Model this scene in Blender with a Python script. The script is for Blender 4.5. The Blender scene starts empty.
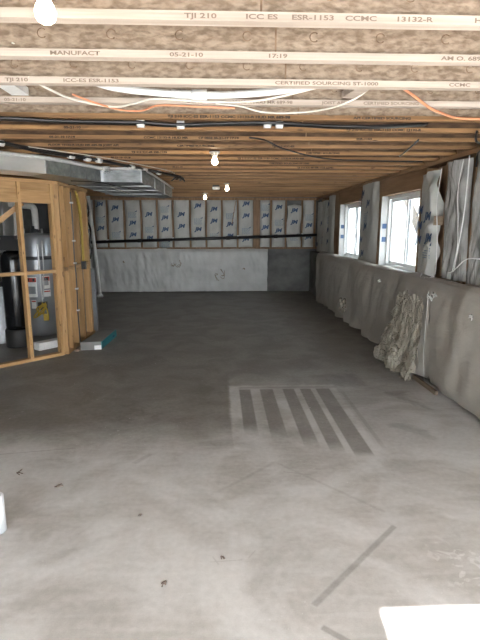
import bpy, bmesh, math, random
from mathutils import Vector, Matrix, noise
random.seed(7)
PI = math.pi
S = bpy.context.scene
COL = S.collection

# ------------------------------------------------------------------ materials
def newmat(name):
    m = bpy.data.materials.new(name); m.use_nodes = True
    nt = m.node_tree; nt.nodes.clear()
    out = nt.nodes.new('ShaderNodeOutputMaterial'); b = nt.nodes.new('ShaderNodeBsdfPrincipled')
    nt.links.new(b.outputs[0], out.inputs[0])
    return m, nt, b

def pmat(name, c1, c2, scale=(8, 8, 8), rough=.6, metal=0., bump=0., bscale=None, vary=0., detail=5., lo=.3, hi=.7, spec=.5, trans=0., coat=0., knots=None):
    m, nt, b = newmat(name)
    tc = nt.nodes.new('ShaderNodeTexCoord'); mp = nt.nodes.new('ShaderNodeMapping')
    mp.inputs['Scale'].default_value = scale
    nt.links.new(tc.outputs['Object'], mp.inputs[0])
    vec = mp.outputs[0]
    if vary:
        oi = nt.nodes.new('ShaderNodeObjectInfo'); ad = nt.nodes.new('ShaderNodeVectorMath'); ad.operation = 'ADD'
        ml = nt.nodes.new('ShaderNodeMath'); ml.operation = 'MULTIPLY'; ml.inputs[1].default_value = 37.
        nt.links.new(oi.outputs['Random'], ml.inputs[0]); nt.links.new(vec, ad.inputs[0]); nt.links.new(ml.outputs[0], ad.inputs[1])
        vec = ad.outputs[0]
    n = nt.nodes.new('ShaderNodeTexNoise'); n.inputs['Scale'].default_value = 1.; n.inputs['Detail'].default_value = detail
    nt.links.new(vec, n.inputs['Vector'])
    r = nt.nodes.new('ShaderNodeValToRGB')
    r.color_ramp.elements[0].position = lo; r.color_ramp.elements[0].color = (*c1, 1)
    r.color_ramp.elements[1].position = hi; r.color_ramp.elements[1].color = (*c2, 1)
    nt.links.new(n.outputs[0], r.inputs[0]); col = r.outputs[0]
    if vary:
        hs = nt.nodes.new('ShaderNodeHueSaturation'); mr = nt.nodes.new('ShaderNodeMapRange')
        mr.inputs['To Min'].default_value = 1 - vary; mr.inputs['To Max'].default_value = 1 + vary
        nt.links.new(oi.outputs['Random'], mr.inputs[0]); nt.links.new(mr.outputs[0], hs.inputs['Value'])
        nt.links.new(col, hs.inputs['Color']); col = hs.outputs[0]
    if knots:
        mk = nt.nodes.new('ShaderNodeMapping'); mk.inputs['Scale'].default_value = knots
        nt.links.new(tc.outputs['Object'], mk.inputs[0]); kv = mk.outputs[0]
        if vary:
            ad2 = nt.nodes.new('ShaderNodeVectorMath'); ad2.operation = 'ADD'; nt.links.new(kv, ad2.inputs[0]); nt.links.new(ml.outputs[0], ad2.inputs[1]); kv = ad2.outputs[0]
        kn = nt.nodes.new('ShaderNodeTexNoise'); kn.inputs['Scale'].default_value = 1.; kn.inputs['Detail'].default_value = 2.
        nt.links.new(kv, kn.inputs['Vector'])
        kr = nt.nodes.new('ShaderNodeMapRange'); kr.inputs[1].default_value = .66; kr.inputs[2].default_value = .74; kr.inputs[3].default_value = 0; kr.inputs[4].default_value = .75
        nt.links.new(kn.outputs[0], kr.inputs[0])
        kx = nt.nodes.new('ShaderNodeMix'); kx.data_type = 'RGBA'; kx.inputs[7].default_value = (c1[0] * .3, c1[1] * .28, c1[2] * .28, 1)
        nt.links.new(kr.outputs[0], kx.inputs[0]); nt.links.new(col, kx.inputs[6]); col = kx.outputs[2]
    nt.links.new(col, b.inputs['Base Color'])
    b.inputs['Roughness'].default_value = rough; b.inputs['Metallic'].default_value = metal
    b.inputs['Specular IOR Level'].default_value = spec
    b.inputs['Transmission Weight'].default_value = trans
    b.inputs['Coat Weight'].default_value = coat
    if bump:
        n2 = n
        if bscale:
            mp2 = nt.nodes.new('ShaderNodeMapping'); mp2.inputs['Scale'].default_value = bscale
            nt.links.new(tc.outputs['Object'], mp2.inputs[0])
            n2 = nt.nodes.new('ShaderNodeTexNoise'); n2.inputs['Scale'].default_value = 1.; n2.inputs['Detail'].default_value = 4.
            n2.inputs['Distortion'].default_value = .6
            nt.links.new(mp2.outputs[0], n2.inputs['Vector'])
        bp = nt.nodes.new('ShaderNodeBump'); bp.inputs['Strength'].default_value = bump; bp.inputs['Distance'].default_value = .02
        nt.links.new(n2.outputs[0], bp.inputs['Height']); nt.links.new(bp.outputs[0], b.inputs['Normal'])
    return m

def flat(name, c, rough=.6, metal=0., emit=0., ecol=None):
    m = pmat(name, [x * .92 for x in c], [min(1, x * 1.06) for x in c], (25, 25, 25), rough, metal)
    if emit:
        b = [n for n in m.node_tree.nodes if n.type == 'BSDF_PRINCIPLED'][0]
        b.inputs['Emission Color'].default_value = (*(ecol or c), 1); b.inputs['Emission Strength'].default_value = emit
    return m

MT = {}
MT['flange'] = pmat('dim_flange_wood', (.17, .085, .032), (.38, .21, .088), (1.6, 40, 40), .65, bump=.15, vary=.2, knots=(7, 22, 22))  # far joists: dimmer, warmer light put into the wood colour
MT['lflange'] = pmat('pale_flange_wood', (.40, .325, .265), (.56, .475, .40), (1.2, 40, 40), .65, bump=.15, vary=.06)
MT['osb'] = pmat('strand_board', (.21, .15, .103), (.385, .295, .218), (22, 50, 46), .7, bump=.4, vary=.08, detail=4, lo=.36, hi=.64)
MT['osbd'] = pmat('shaded_strand_board', (.06, .03, .014), (.16, .09, .045), (9, 30, 30), .8, vary=.2)  # far webs: shade between the joists put into the board colour
MT['knock'] = pmat('knockout_edge', (.16, .10, .06), (.30, .2, .13), (30, 30, 30), .8)
MT['ink'] = flat('printing_ink', (.028, .018, .012), .8)
MT['ink_l'] = flat('faded_printing_ink', (.21, .155, .12), .8)
MT['stud'] = pmat('spruce_stud', (.34, .19, .075), (.53, .33, .15), (30, 30, 1.6), .6, bump=.15, vary=.18, knots=(22, 22, 8))
MT['studh'] = pmat('spruce_board', (.34, .19, .075), (.52, .32, .15), (3, 3, 30), .6, bump=.15, vary=.1)
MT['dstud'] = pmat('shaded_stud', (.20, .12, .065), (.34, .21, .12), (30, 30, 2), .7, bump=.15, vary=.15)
MT['beam'] = pmat('header_beam', (.25, .14, .07), (.38, .23, .125), (30, 1.6, 22), .6, bump=.1, vary=.08)
MT['oldwood'] = pmat('grey_brown_wood', (.17, .12, .08), (.27, .2, .14), (20, 2, 30), .75, bump=.2)
MT['concrete'] = pmat('bare_concrete', (.10, .10, .097), (.19, .19, .18), (3, 3, 4), .85, bump=.25, bscale=(30, 30, 30))
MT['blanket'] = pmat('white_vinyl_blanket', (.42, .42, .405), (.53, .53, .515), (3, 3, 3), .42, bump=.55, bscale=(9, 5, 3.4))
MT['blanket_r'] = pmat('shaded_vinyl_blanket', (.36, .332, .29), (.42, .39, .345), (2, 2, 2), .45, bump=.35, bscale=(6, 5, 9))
MT['batt'] = pmat('batt_facing', (.42, .42, .39), (.545, .545, .515), (6, 6, 3), .5, bump=.35, bscale=(10, 10, 7))
MT['poly'] = pmat('wrinkled_poly_film', (.24, .24, .23), (.52, .51, .49), (5, 12, 3.5), .22, bump=1., bscale=(8, 22, 5), lo=.35, hi=.68)  # lighter streaks put the sheen of the wrinkles into the colour
MT['polyw'] = flat('film_edge', (.80, .80, .78), .3)
MT['blue'] = flat('blue_print', (.03, .075, .17), .6)
MT['blue_l'] = flat('pale_blue_print', (.16, .25, .36), .6)
MT['white'] = flat('white_paint', (.8, .8, .79), .5)
MT['vinylwhite'] = flat('white_window_vinyl', (.82, .83, .83), .35)
MT['pvc'] = flat('white_pipe', (.78, .78, .75), .35)
MT['pvcg'] = flat('grey_white_pipe', (.58, .58, .56), .4)
MT['gloss'] = flat('glossy_black', (.006, .007, .009), .16)
MT['black'] = flat('black_plastic', (.012, .012, .013), .35)
MT['blackm'] = flat('matte_black', (.018, .018, .018), .6)
MT['tank'] = pmat('grey_tank_enamel', (.26, .275, .295), (.33, .345, .36), (4, 4, 4), .28, metal=.35)
MT['dgrey'] = pmat('dark_grey_sheet', (.05, .055, .06), (.09, .095, .1), (4, 4, 4), .4, metal=.4)
MT['gpanel'] = pmat('grey_panel', (.20, .21, .225), (.25, .26, .275), (4, 4, 4), .5, metal=.2)
MT['galv'] = pmat('galvanised_steel', (.25, .265, .27), (.42, .435, .44), (14, 14, 14), .36, metal=.85, bump=.12, vary=.04)
MT['foil'] = pmat('smooth_galvanised', (.66, .67, .67), (.82, .83, .83), (3, 3, 8), .38, metal=.75, bump=.05)
MT['galvd'] = pmat('dull_galvanised_steel', (.15, .16, .165), (.30, .31, .315), (9, 9, 22), .55, metal=.7, bump=.15)
MT['seam'] = pmat('duct_seam', (.30, .31, .32), (.42, .43, .44), (10, 10, 10), .4, metal=.9)
MT['yellow'] = flat('yellow_cord', (.42, .29, .04), .5)
MT['orange'] = flat('orange_cable', (.72, .30, .16), .5)
MT['romex'] = flat('white_cable', (.74, .70, .62), .5)
MT['tag'] = flat('white_tape_tag', (.75, .75, .74), .5)
MT['red'] = flat('red_print', (.50, .06, .05), .5)
MT['copper'] = flat('copper', (.6, .3, .16), .3, 1.)
MT['steel'] = flat('steel', (.55, .55, .55), .3, .9)
MT['fiber'] = pmat('fibreglass_wool', (.29, .265, .215), (.42, .385, .32), (20, 20, 9), .95, bump=.6, bscale=(70, 70, 70), detail=8)
MT['card'] = pmat('grey_carton', (.19, .19, .18), (.25, .25, .24), (5, 5, 5), .7)
MT['teal'] = flat('teal_print', (.02, .19, .22), .5)
MT['cardin'] = flat('brown_paper_core', (.24, .19, .15), .8)
MT['paper'] = flat('white_paper', (.74, .77, .82), .7)
MT['scrap'] = pmat('scrap', (.08, .06, .05), (.2, .15, .12), (60, 60, 60), .8)
MT['bulb'] = flat('lit_bulb', (1, .9, .75), .3, emit=30., ecol=(1, .80, .55))
MT['porcelain'] = flat('holder_porcelain', (.34, .33, .31), .5)
MT['housepane'] = flat('pale_house_pane', (.22, .25, .27), .3)
MT['siding'] = pmat('white_siding', (.17, .18, .185), (.21, .22, .225), (2, 2, 2), .6)
MT['sidingtrim'] = flat('grey_siding_trim', (.10, .11, .115), .6)
MT['gravel'] = pmat('pale_gravel', (.22, .23, .24), (.48, .48, .46), (26, 26, 26), .9, bump=.8)
MT['lawn'] = pmat('dry_grass', (.26, .28, .17), (.42, .42, .30), (7, 7, 7), .9, bump=.5)
MT['deck'] = pmat('weathered_deck_wood', (.14, .13, .12), (.22, .2, .18), (5, 20, 20), .8)
MT['wrap'] = pmat('house_wrap', (.40, .40, .39), (.50, .50, .49), (5, 5, 5), .5, bump=.3)

gl, nt, b = newmat('window_glass')
b.inputs['Base Color'].default_value = (.36, .375, .38, 1); b.inputs['Roughness'].default_value = .02
b.inputs['Transmission Weight'].default_value = 1.; b.inputs['IOR'].default_value = 1.02
MT['glass'] = gl

def brick_lines(mname, c1, c2, ):
    pass

# floor ------------------------------------------------------------
def floor_material():
    m, nt, b = newmat('worn_concrete_floor')
    L = nt.links
    def sock(n, i, v):
        if isinstance(v, (int, float)): n.inputs[i].default_value = v
        else: L.new(v, n.inputs[i])
    def Mt(op, a, c=None, clamp=False):
        n = nt.nodes.new('ShaderNodeMath'); n.operation = op; n.use_clamp = clamp
        sock(n, 0, a)
        if c is not None: sock(n, 1, c)
        return n.outputs[0]
    def sm(v, e0, e1):
        n = nt.nodes.new('ShaderNodeMapRange'); n.interpolation_type = 'SMOOTHSTEP'
        sock(n, 0, v); n.inputs[1].default_value = e0; n.inputs[2].default_value = e1
        n.inputs[3].default_value = 0; n.inputs[4].default_value = 1
        if e0 > e1:
            n.inputs[1].default_value = e1; n.inputs[2].default_value = e0
            n.inputs[3].default_value = 1; n.inputs[4].default_value = 0
        return n.outputs[0]
    mul = lambda *a: a[0] if len(a) == 1 else Mt('MULTIPLY', a[0], mul(*a[1:]))
    inv = lambda a: Mt('SUBTRACT', 1., a)
    mx = lambda a, c: Mt('MAXIMUM', a, c)
    tc = nt.nodes.new('ShaderNodeTexCoord'); P = tc.outputs['Object']
    def nz(scale, det=4., dist=0., st=(1, 1, 1), off=(0, 0, 0), rot=0):
        mp = nt.nodes.new('ShaderNodeMapping'); mp.inputs['Scale'].default_value = st; mp.inputs['Location'].default_value = off
        mp.inputs['Rotation'].default_value = (0, 0, rot)
        L.new(P, mp.inputs[0])
        n = nt.nodes.new('ShaderNodeTexNoise'); n.inputs['Scale'].default_value = scale; n.inputs['Detail'].default_value = det
        n.inputs['Distortion'].default_value = dist; L.new(mp.outputs[0], n.inputs['Vector'])
        return n.outputs[0]
    sep = nt.nodes.new('ShaderNodeSeparateXYZ'); L.new(P, sep.inputs[0])
    x0, y0 = sep.outputs[0], sep.outputs[1]
    wob = nz(7, 3); wob2 = nz(7, 3, off=(3, 9, 0))
    x = Mt('ADD', x0, Mt('MULTIPLY', Mt('SUBTRACT', wob, .5), .035))
    y = Mt('ADD', y0, Mt('MULTIPLY', Mt('SUBTRACT', wob2, .5), .07))
    big = nz(.9, 4, .4)
    bigc = Mt('SUBTRACT', big, .5)
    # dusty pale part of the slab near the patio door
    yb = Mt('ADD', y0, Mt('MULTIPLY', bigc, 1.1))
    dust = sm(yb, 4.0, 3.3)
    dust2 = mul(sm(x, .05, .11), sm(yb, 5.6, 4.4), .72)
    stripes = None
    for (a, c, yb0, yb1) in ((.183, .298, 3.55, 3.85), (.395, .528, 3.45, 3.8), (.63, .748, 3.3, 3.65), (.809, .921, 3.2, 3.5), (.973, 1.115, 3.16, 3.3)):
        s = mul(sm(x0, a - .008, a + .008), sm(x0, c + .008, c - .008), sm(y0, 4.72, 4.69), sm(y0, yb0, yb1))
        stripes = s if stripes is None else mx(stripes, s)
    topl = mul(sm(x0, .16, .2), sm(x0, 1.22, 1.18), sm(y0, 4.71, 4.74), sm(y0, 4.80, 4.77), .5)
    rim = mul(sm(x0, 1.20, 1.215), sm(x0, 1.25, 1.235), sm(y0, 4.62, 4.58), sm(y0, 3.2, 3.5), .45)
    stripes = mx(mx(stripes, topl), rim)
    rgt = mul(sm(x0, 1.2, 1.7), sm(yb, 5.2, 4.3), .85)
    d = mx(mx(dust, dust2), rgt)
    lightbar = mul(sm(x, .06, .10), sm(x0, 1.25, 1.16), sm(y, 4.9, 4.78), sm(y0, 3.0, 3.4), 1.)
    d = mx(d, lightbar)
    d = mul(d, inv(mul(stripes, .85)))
    # rotated bars and hairlines
    def bar(cx, cy, hx, hy, ang, s=.006, amt=1.):
        ca, sa = math.cos(ang), math.sin(ang)
        dx = Mt('SUBTRACT', x0, cx); dy = Mt('SUBTRACT', y0, cy)
        u = Mt('ADD', mul(dx, ca), mul(dy, sa)); v = Mt('ADD', mul(dx, -sa), mul(dy, ca))
        return mul(sm(Mt('ABSOLUTE', u), hx + s, hx - s), sm(Mt('ABSOLUTE', v), hy + s, hy - s), amt)
    def seg(a, c, w, s=.006, amt=1.):
        return bar((a[0] + c[0]) / 2, (a[1] + c[1]) / 2, math.hypot(c[0] - a[0], c[1] - a[1]) / 2, w, math.atan2(c[1] - a[1], c[0] - a[0]), s, amt)
    marks = seg((.40, 1.822), (.958, 2.372), .015, .007, .62)
    for t in (seg((.411, 1.705), (.56, 1.58), .014, .006, .7), seg((0, 2.786), (.377, 3.141), .012, .012, .26), seg((.377, 3.141), (.951, 2.507), .011, .01, .26),
              seg((.42, 3.0), (.60, 2.95), .004, .004, .5), seg((-.06, 2.12), (.1, 2.13), .003, .003, .3), seg((-.05, 2.16), (-.02, 2.1), .003, .003, .3), seg((.13, 2.14), (.17, 2.2), .003, .003, .3),
              seg((.15, 1.6), (.22, 2.0), .003, .003, -.5), seg((-.9, 2.15), (-.2, 2.6), .02, .02, .12), seg((.1, 1.9), (.4, 2.3), .03, .02, .14),
              seg((-1.9, 3.3), (-1.1, 3.42), .004, .004, .6), seg((-.62, 3.16), (-.52, 3.3), .02, .01, .3)):
        marks = mx(marks, t)
    cloud = nz(2.3, 6, .8); fine = nz(28, 5, .2); grain = nz(160, 2)
    swirl = nz(1.9, 9, .7, off=(5, 2, 0)); strk = nz(3.0, 4, .3, (1, 5, 1), rot=.5)
    blot = mul(sm(nz(1.6, 5, .6, off=(1.7, 4.2, 0)), .56, .7), sm(y0, 2.6, 4.2), .5)
    dk = mul(sm(Mt('ADD', Mt('ABSOLUTE', mul(Mt('ADD', x0, .85), .6)), Mt('ABSOLUTE', Mt('SUBTRACT', y0, 4.1))), .55, .1), sm(nz(9, 5, .8), .45, .65), .6)
    specks = mul(sm(nz(42, 2, off=(2, 2, 0)), .68, .72), sm(nz(1.4, 3, off=(6, 1, 0)), .5, .62), .8)
    splash = mul(sm(nz(9, 5, 2., rot=.6), .55, .62), sm(x0, .95, 1.15), sm(x0, 1.6, 1.35), sm(y0, 1.85, 1.95), sm(y0, 2.35, 2.1), .8)
    def mix(fac, c1, c2, mode='MIX'):
        n = nt.nodes.new('ShaderNodeMix'); n.data_type = 'RGBA'; n.blend_type = mode
        sock(n, 0, fac)
        for i, c in ((6, c1), (7, c2)):
            if isinstance(c, tuple): n.inputs[i].default_value = (*c, 1)
            else: L.new(c, n.inputs[i])
        return n.outputs[2]
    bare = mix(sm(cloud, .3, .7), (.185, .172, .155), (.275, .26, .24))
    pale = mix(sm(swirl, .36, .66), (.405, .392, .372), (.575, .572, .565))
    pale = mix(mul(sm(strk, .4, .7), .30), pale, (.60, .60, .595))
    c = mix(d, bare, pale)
    c = mix(mul(marks, .9), c, (.22, .205, .19))
    c = mix(mx(blot, dk), c, (.15, .14, .125))
    c = mix(mx(specks, splash), c, (.60, .595, .585))
    c = mix(.55, c, mix(fine, (.2, .2, .2), (.8, .8, .8)), 'SOFT_LIGHT')
    c = mix(.35, c, mix(grain, (.2, .2, .2), (.8, .8, .8)), 'SOFT_LIGHT')
    L.new(c, b.inputs['Base Color'])
    rg = nt.nodes.new('ShaderNodeMapRange'); sock(rg, 0, cloud); rg.inputs[3].default_value = .42; rg.inputs[4].default_value = .62
    L.new(rg.outputs[0], b.inputs['Roughness'])
    b.inputs['Specular IOR Level'].default_value = .4
    bp = nt.nodes.new('ShaderNodeBump'); bp.inputs['Strength'].default_value = .12; bp.inputs['Distance'].default_value = .01
    L.new(fine, bp.inputs['Height']); L.new(bp.outputs[0], b.inputs['Normal'])
    return m
MT['floor'] = floor_material()

# ------------------------------------------------------------------ mesh builder
class B:
    def __init__(s): s.bm = bmesh.new(); s.mats = []
    def mi(s, m):
        m = MT[m] if isinstance(m, str) else m
        if m not in s.mats: s.mats.append(m)
        return s.mats.index(m)
    def face(s, vs, i, smooth=False):
        try:
            f = s.bm.faces.new(vs); f.material_index = i; f.smooth = smooth
        except ValueError: pass
    def prism(s, pts, z0, z1, m):
        i = s.mi(m)
        a = [s.bm.verts.new((p[0], p[1], z0)) for p in pts]; c = [s.bm.verts.new((p[0], p[1], z1)) for p in pts]
        n = len(pts)
        s.face(a[::-1], i); s.face(c, i)
        for k in range(n): s.face([a[k], a[(k + 1) % n], c[(k + 1) % n], c[k]], i)
    def box(s, x0, x1, y0, y1, z0, z1, m):
        s.prism([(x0, y0), (x1, y0), (x1, y1), (x0, y1)], z0, z1, m)
    def obox(s, p, q, n, w, z0, z1, m):
        """plan box from p to q (plan points), thickness w along n side"""
        s.prism([p, q, (q[0] + n[0] * w, q[1] + n[1] * w), (p[0] + n[0] * w, p[1] + n[1] * w)], z0, z1, m)
    def beam(s, a, c, w, h, m, up=(0, 0, 1)):
        a, c = Vector(a), Vector(c); d = (c - a).normalized(); u = Vector(up); sd = d.cross(u).normalized(); u = sd.cross(d)
        i = s.mi(m); V = []
        for p in (a, c):
            V.append([s.bm.verts.new(p + sd * (w / 2 * e) + u * (h / 2 * f)) for e, f in ((-1, -1), (1, -1), (1, 1), (-1, 1))])
        s.face(V[0][::-1], i); s.face(V[1], i)
        for k in range(4): s.face([V[0][k], V[0][(k + 1) % 4], V[1][(k + 1) % 4], V[1][k]], i)
    def tube(s, pts, r, m, seg=8, smoothpts=True, caps=True):
        P = [Vector(p) for p in pts]
        if smoothpts and len(P) > 2:
            Q = []
            for k in range(len(P) - 1):
                p0 = P[max(k - 1, 0)]; p1 = P[k]; p2 = P[k + 1]; p3 = P[min(k + 2, len(P) - 1)]
                for j in range(6):
                    t = j / 6
                    Q.append(.5 * ((2 * p1) + (p2 - p0) * t + (2 * p0 - 5 * p1 + 4 * p2 - p3) * t * t + (3 * p1 - p0 - 3 * p2 + p3) * t ** 3))
            P = Q + [P[-1]]
        i = s.mi(m); R = []
        for k, p in enumerate(P):
            d = (P[min(k + 1, len(P) - 1)] - P[max(k - 1, 0)])
            if d.length < 1e-9: d = Vector((0, 0, 1))
            d.normalize()
            u = Vector((0, 0, 1)) if abs(d.z) < .95 else Vector((1, 0, 0))
            a = d.cross(u).normalized(); e = a.cross(d)
            rr = r[k * (len(r) - 1) // max(len(P) - 1, 1)] if isinstance(r, (list, tuple)) else r
            R.append([s.bm.verts.new(p + (a * math.cos(2 * PI * j / seg) + e * math.sin(2 * PI * j / seg)) * rr) for j in range(seg)])
        for k in range(len(R) - 1):
            for j in range(seg): s.face([R[k][j], R[k][(j + 1) % seg], R[k + 1][(j + 1) % seg], R[k + 1][j]], i, True)
        if caps: s.face(R[0][::-1], i); s.face(R[-1], i)
    def lathe(s, c, prof, m, seg=28):
        """prof: (r, z) list, axis vertical through c"""
        i = s.mi(m); R = []
        for r, z in prof:
            if r < 1e-5: R.append([s.bm.verts.new((c[0], c[1], c[2] + z))])
            else: R.append([s.bm.verts.new((c[0] + r * math.cos(2 * PI * j / seg), c[1] + r * math.sin(2 * PI * j / seg), c[2] + z)) for j in range(seg)])
        for k in range(len(R) - 1):
            a, d = R[k], R[k + 1]
            for j in range(seg):
                j2 = (j + 1) % seg
                if len(a) == 1 and len(d) == 1: continue
                if len(a) == 1: s.face([a[0], d[j2], d[j]], i, True)
                elif len(d) == 1: s.face([a[j], a[j2], d[0]], i, True)
                else: s.face([a[j], a[j2], d[j2], d[j]], i, True)
    def grid(s, fn, nu, nv, m, smooth=True):
        i = s.mi(m)
        V = [[s.bm.verts.new(fn(u / nu, v / nv)) for v in range(nv + 1)] for u in range(nu + 1)]
        for u in range(nu):
            for v in range(nv): s.face([V[u][v], V[u + 1][v], V[u + 1][v + 1], V[u][v + 1]], i, smooth)
        return V
    def blob(s, c, r, m, amp=.3, fr=8., sub=2):
        i = s.mi(m)
        res = bmesh.ops.create_icosphere(s.bm, subdivisions=sub, radius=1.)
        c = Vector(c)
        for v in res['verts']:
            q = v.co.copy(); k = 1 + amp * noise.noise(q * 1.7 + c * fr) + amp * .7 * noise.noise(q * 4 + c * fr)
            v.co = c + Vector((q.x * r[0], q.y * r[1], q.z * r[2])) * k
            for f in v.link_faces: f.material_index = i; f.smooth = True
    def disc(s, c, r, nrm, m, seg=16):
        i = s.mi(m); n = Vector(nrm); u = Vector((0, 0, 1)) if abs(n.z) < .9 else Vector((1, 0, 0))
        a = n.cross(u).normalized(); e = a.cross(n)
        s.face([s.bm.verts.new(Vector(c) + a * r * math.cos(2 * PI * j / seg) + e * r * math.sin(2 * PI * j / seg)) for j in range(seg)], i)
    def mesh(s, name, origin=(0, 0, 0), recalc=True):
        if recalc: bmesh.ops.recalc_face_normals(s.bm, faces=s.bm.faces)
        me = bpy.data.meshes.new(name); s.bm.to_mesh(me); s.bm.free()
        for m in s.mats: me.materials.append(m)
        if tuple(origin) != (0, 0, 0): me.transform(Matrix.Translation(-Vector(origin)))
        return me

def tag(o, label=None, cat=None, group=None, kind=None):
    if label: o['label'] = label
    if cat: o['category'] = cat
    if group: o['group'] = group
    if kind: o['kind'] = kind
    return o

def wloc(o): return Vector(o['_w']) if '_w' in o else o.location.copy()
WL = {}
def build(b, name, label=None, cat=None, parent=None, group=None, kind=None, origin=None):
    if parent is not None:
        org = WL[parent.name]
    elif origin is not None: org = Vector(origin)
    else:
        co = [v.co for v in b.bm.verts]
        xs = [c.x for c in co]; ys = [c.y for c in co]; zs = [c.z for c in co]
        org = Vector(((min(xs) + max(xs)) / 2, (min(ys) + max(ys)) / 2, min(zs)))
    me = b.mesh(name, org)
    o = bpy.data.objects.new(name, me); COL.objects.link(o)
    if parent is not None: o.parent = parent
    else: o.location = org
    WL[o.name] = org
    return tag(o, label, cat, group, kind)
def thing(name, loc, label, cat, group=None):
    o = bpy.data.objects.new(name, None); COL.objects.link(o); o.location = loc; o.empty_display_size = .1
    WL[o.name] = Vector(loc)
    return tag(o, label, cat, group)
def struct(b, name): return build(b, name, kind='structure', origin=(0, 0, 0))

_tx = {}
def text_mesh(body, size, m, shear=0., bold=0., align='LEFT'):
    k = (body, size, m, shear, bold, align)
    if k in _tx: return _tx[k]
    cu = bpy.data.curves.new('lettering', 'FONT'); cu.body = body; cu.size = size; cu.shear = shear; cu.offset = bold; cu.align_x = align
    cu.resolution_u = 3
    o = bpy.data.objects.new('lettering', cu); COL.objects.link(o)
    dg = bpy.context.evaluated_depsgraph_get(); me = bpy.data.meshes.new_from_object(o.evaluated_get(dg))
    bpy.data.objects.remove(o); me.materials.clear(); me.materials.append(MT[m]); me.name = 'lettering'
    _tx[k] = me
    return me
FACE = {'-y': Matrix(((1, 0, 0), (0, 0, -1), (0, 1, 0))).to_4x4(), '-x': Matrix(((0, 0, -1), (-1, 0, 0), (0, 1, 0))).to_4x4(), '+x': Matrix(((0, 0, 1), (1, 0, 0), (0, 1, 0))).to_4x4()}
def put_text(me, pos, facing, parent, name='printed_lettering', sx=1.):
    o = bpy.data.objects.new(name, me); COL.objects.link(o); o.parent = parent
    o.matrix_local = Matrix.Translation(Vector(pos) - WL[parent.name]) @ FACE[facing] @ Matrix.Diagonal((sx, 1, 1, 1))
    WL[o.name] = WL[parent.name]
    return o

# ------------------------------------------------------------------ camera
CH = 1.63
yaw, pit = math.radians(2.3433), math.radians(10.8501)
fw = Vector((math.sin(yaw) * math.cos(pit), math.cos(yaw) * math.cos(pit), -math.sin(pit)))
rt = Vector((math.cos(yaw), -math.sin(yaw), 0)); up = rt.cross(fw)
cd = bpy.data.cameras.new('camera'); cam = bpy.data.objects.new('camera', cd); COL.objects.link(cam)
cd.sensor_fit = 'HORIZONTAL'; cd.sensor_width = 36; cd.lens = 36; cd.clip_start = .05
cam.matrix_world = Matrix(((rt.x, up.x, -fw.x, 0), (rt.y, up.y, -fw.y, 0), (rt.z, up.z, -fw.z, CH), (0, 0, 0, 1)))
S.camera = cam

# ------------------------------------------------------------------ shell
CZ = 2.38            # underside of the joists
XL, XR, YB, YF = -3.8, 2.62, -1.35, 12.5
b = B(); b.box(XL - .2, XR + .1, YB - .2, YF + .2, -.12, 0, 'floor'); struct(b, 'floor')
b = B(); b.box(XL - .2, XR + .1, YB - .2, YF + .2, 2.682, 2.705, 'osb'); struct(b, 'ceiling')
b = B(); b.box(XL - .2, XR + .1, YF, YF + .2, 0, 2.682, 'concrete'); struct(b, 'wall_far')
b = B(); b.box(XL - .2, XL, YB, YF, 0, 2.682, 'concrete'); struct(b, 'wall_left')
# wall behind the camera with a patio door opening and an added, unseen window opening for extra bounced light
b = B()
b.box(XL, -2.7, YB - .2, YB, 0, 2.682, 'blanket'); b.box(-2.7, -.5, YB - .2, YB, 0, .85, 'blanket'); b.box(-2.7, -.5, YB - .2, YB, 1.85, 2.682, 'blanket')
b.box(-.5, .40, YB - .2, YB, 0, 2.682, 'blanket'); b.box(.40, 2.45, YB - .2, YB, 2.12, 2.682, 'blanket'); b.box(2.45, XR + .1, YB - .2, YB, 0, 2.682, 'blanket')
struct(b, 'wall_behind')
b = B()
b.box(.40, .46, YB - .12, YB - .04, 0, 2.12, 'vinylwhite'); b.box(2.39, 2.45, YB - .12, YB - .04, 0, 2.12, 'vinylwhite'); b.box(.46, 2.39, YB - .12, YB - .04, 2.06, 2.12, 'vinylwhite')
struct(b, 'door_1')
# right wall: concrete foundation below, framed wall with two window openings above
W2, W1, WZ = (5.97, 7.40), (8.50, 9.96), (1.05, 2.10)
b = B()
b.box(2.34, XR + .1, YB, YF, 0, 1.04, 'concrete')
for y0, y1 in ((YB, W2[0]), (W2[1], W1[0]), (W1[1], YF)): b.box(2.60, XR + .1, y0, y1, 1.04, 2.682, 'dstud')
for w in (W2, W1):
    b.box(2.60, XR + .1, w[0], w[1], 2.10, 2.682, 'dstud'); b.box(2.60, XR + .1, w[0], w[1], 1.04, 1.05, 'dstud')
struct(b, 'wall_right')

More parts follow.
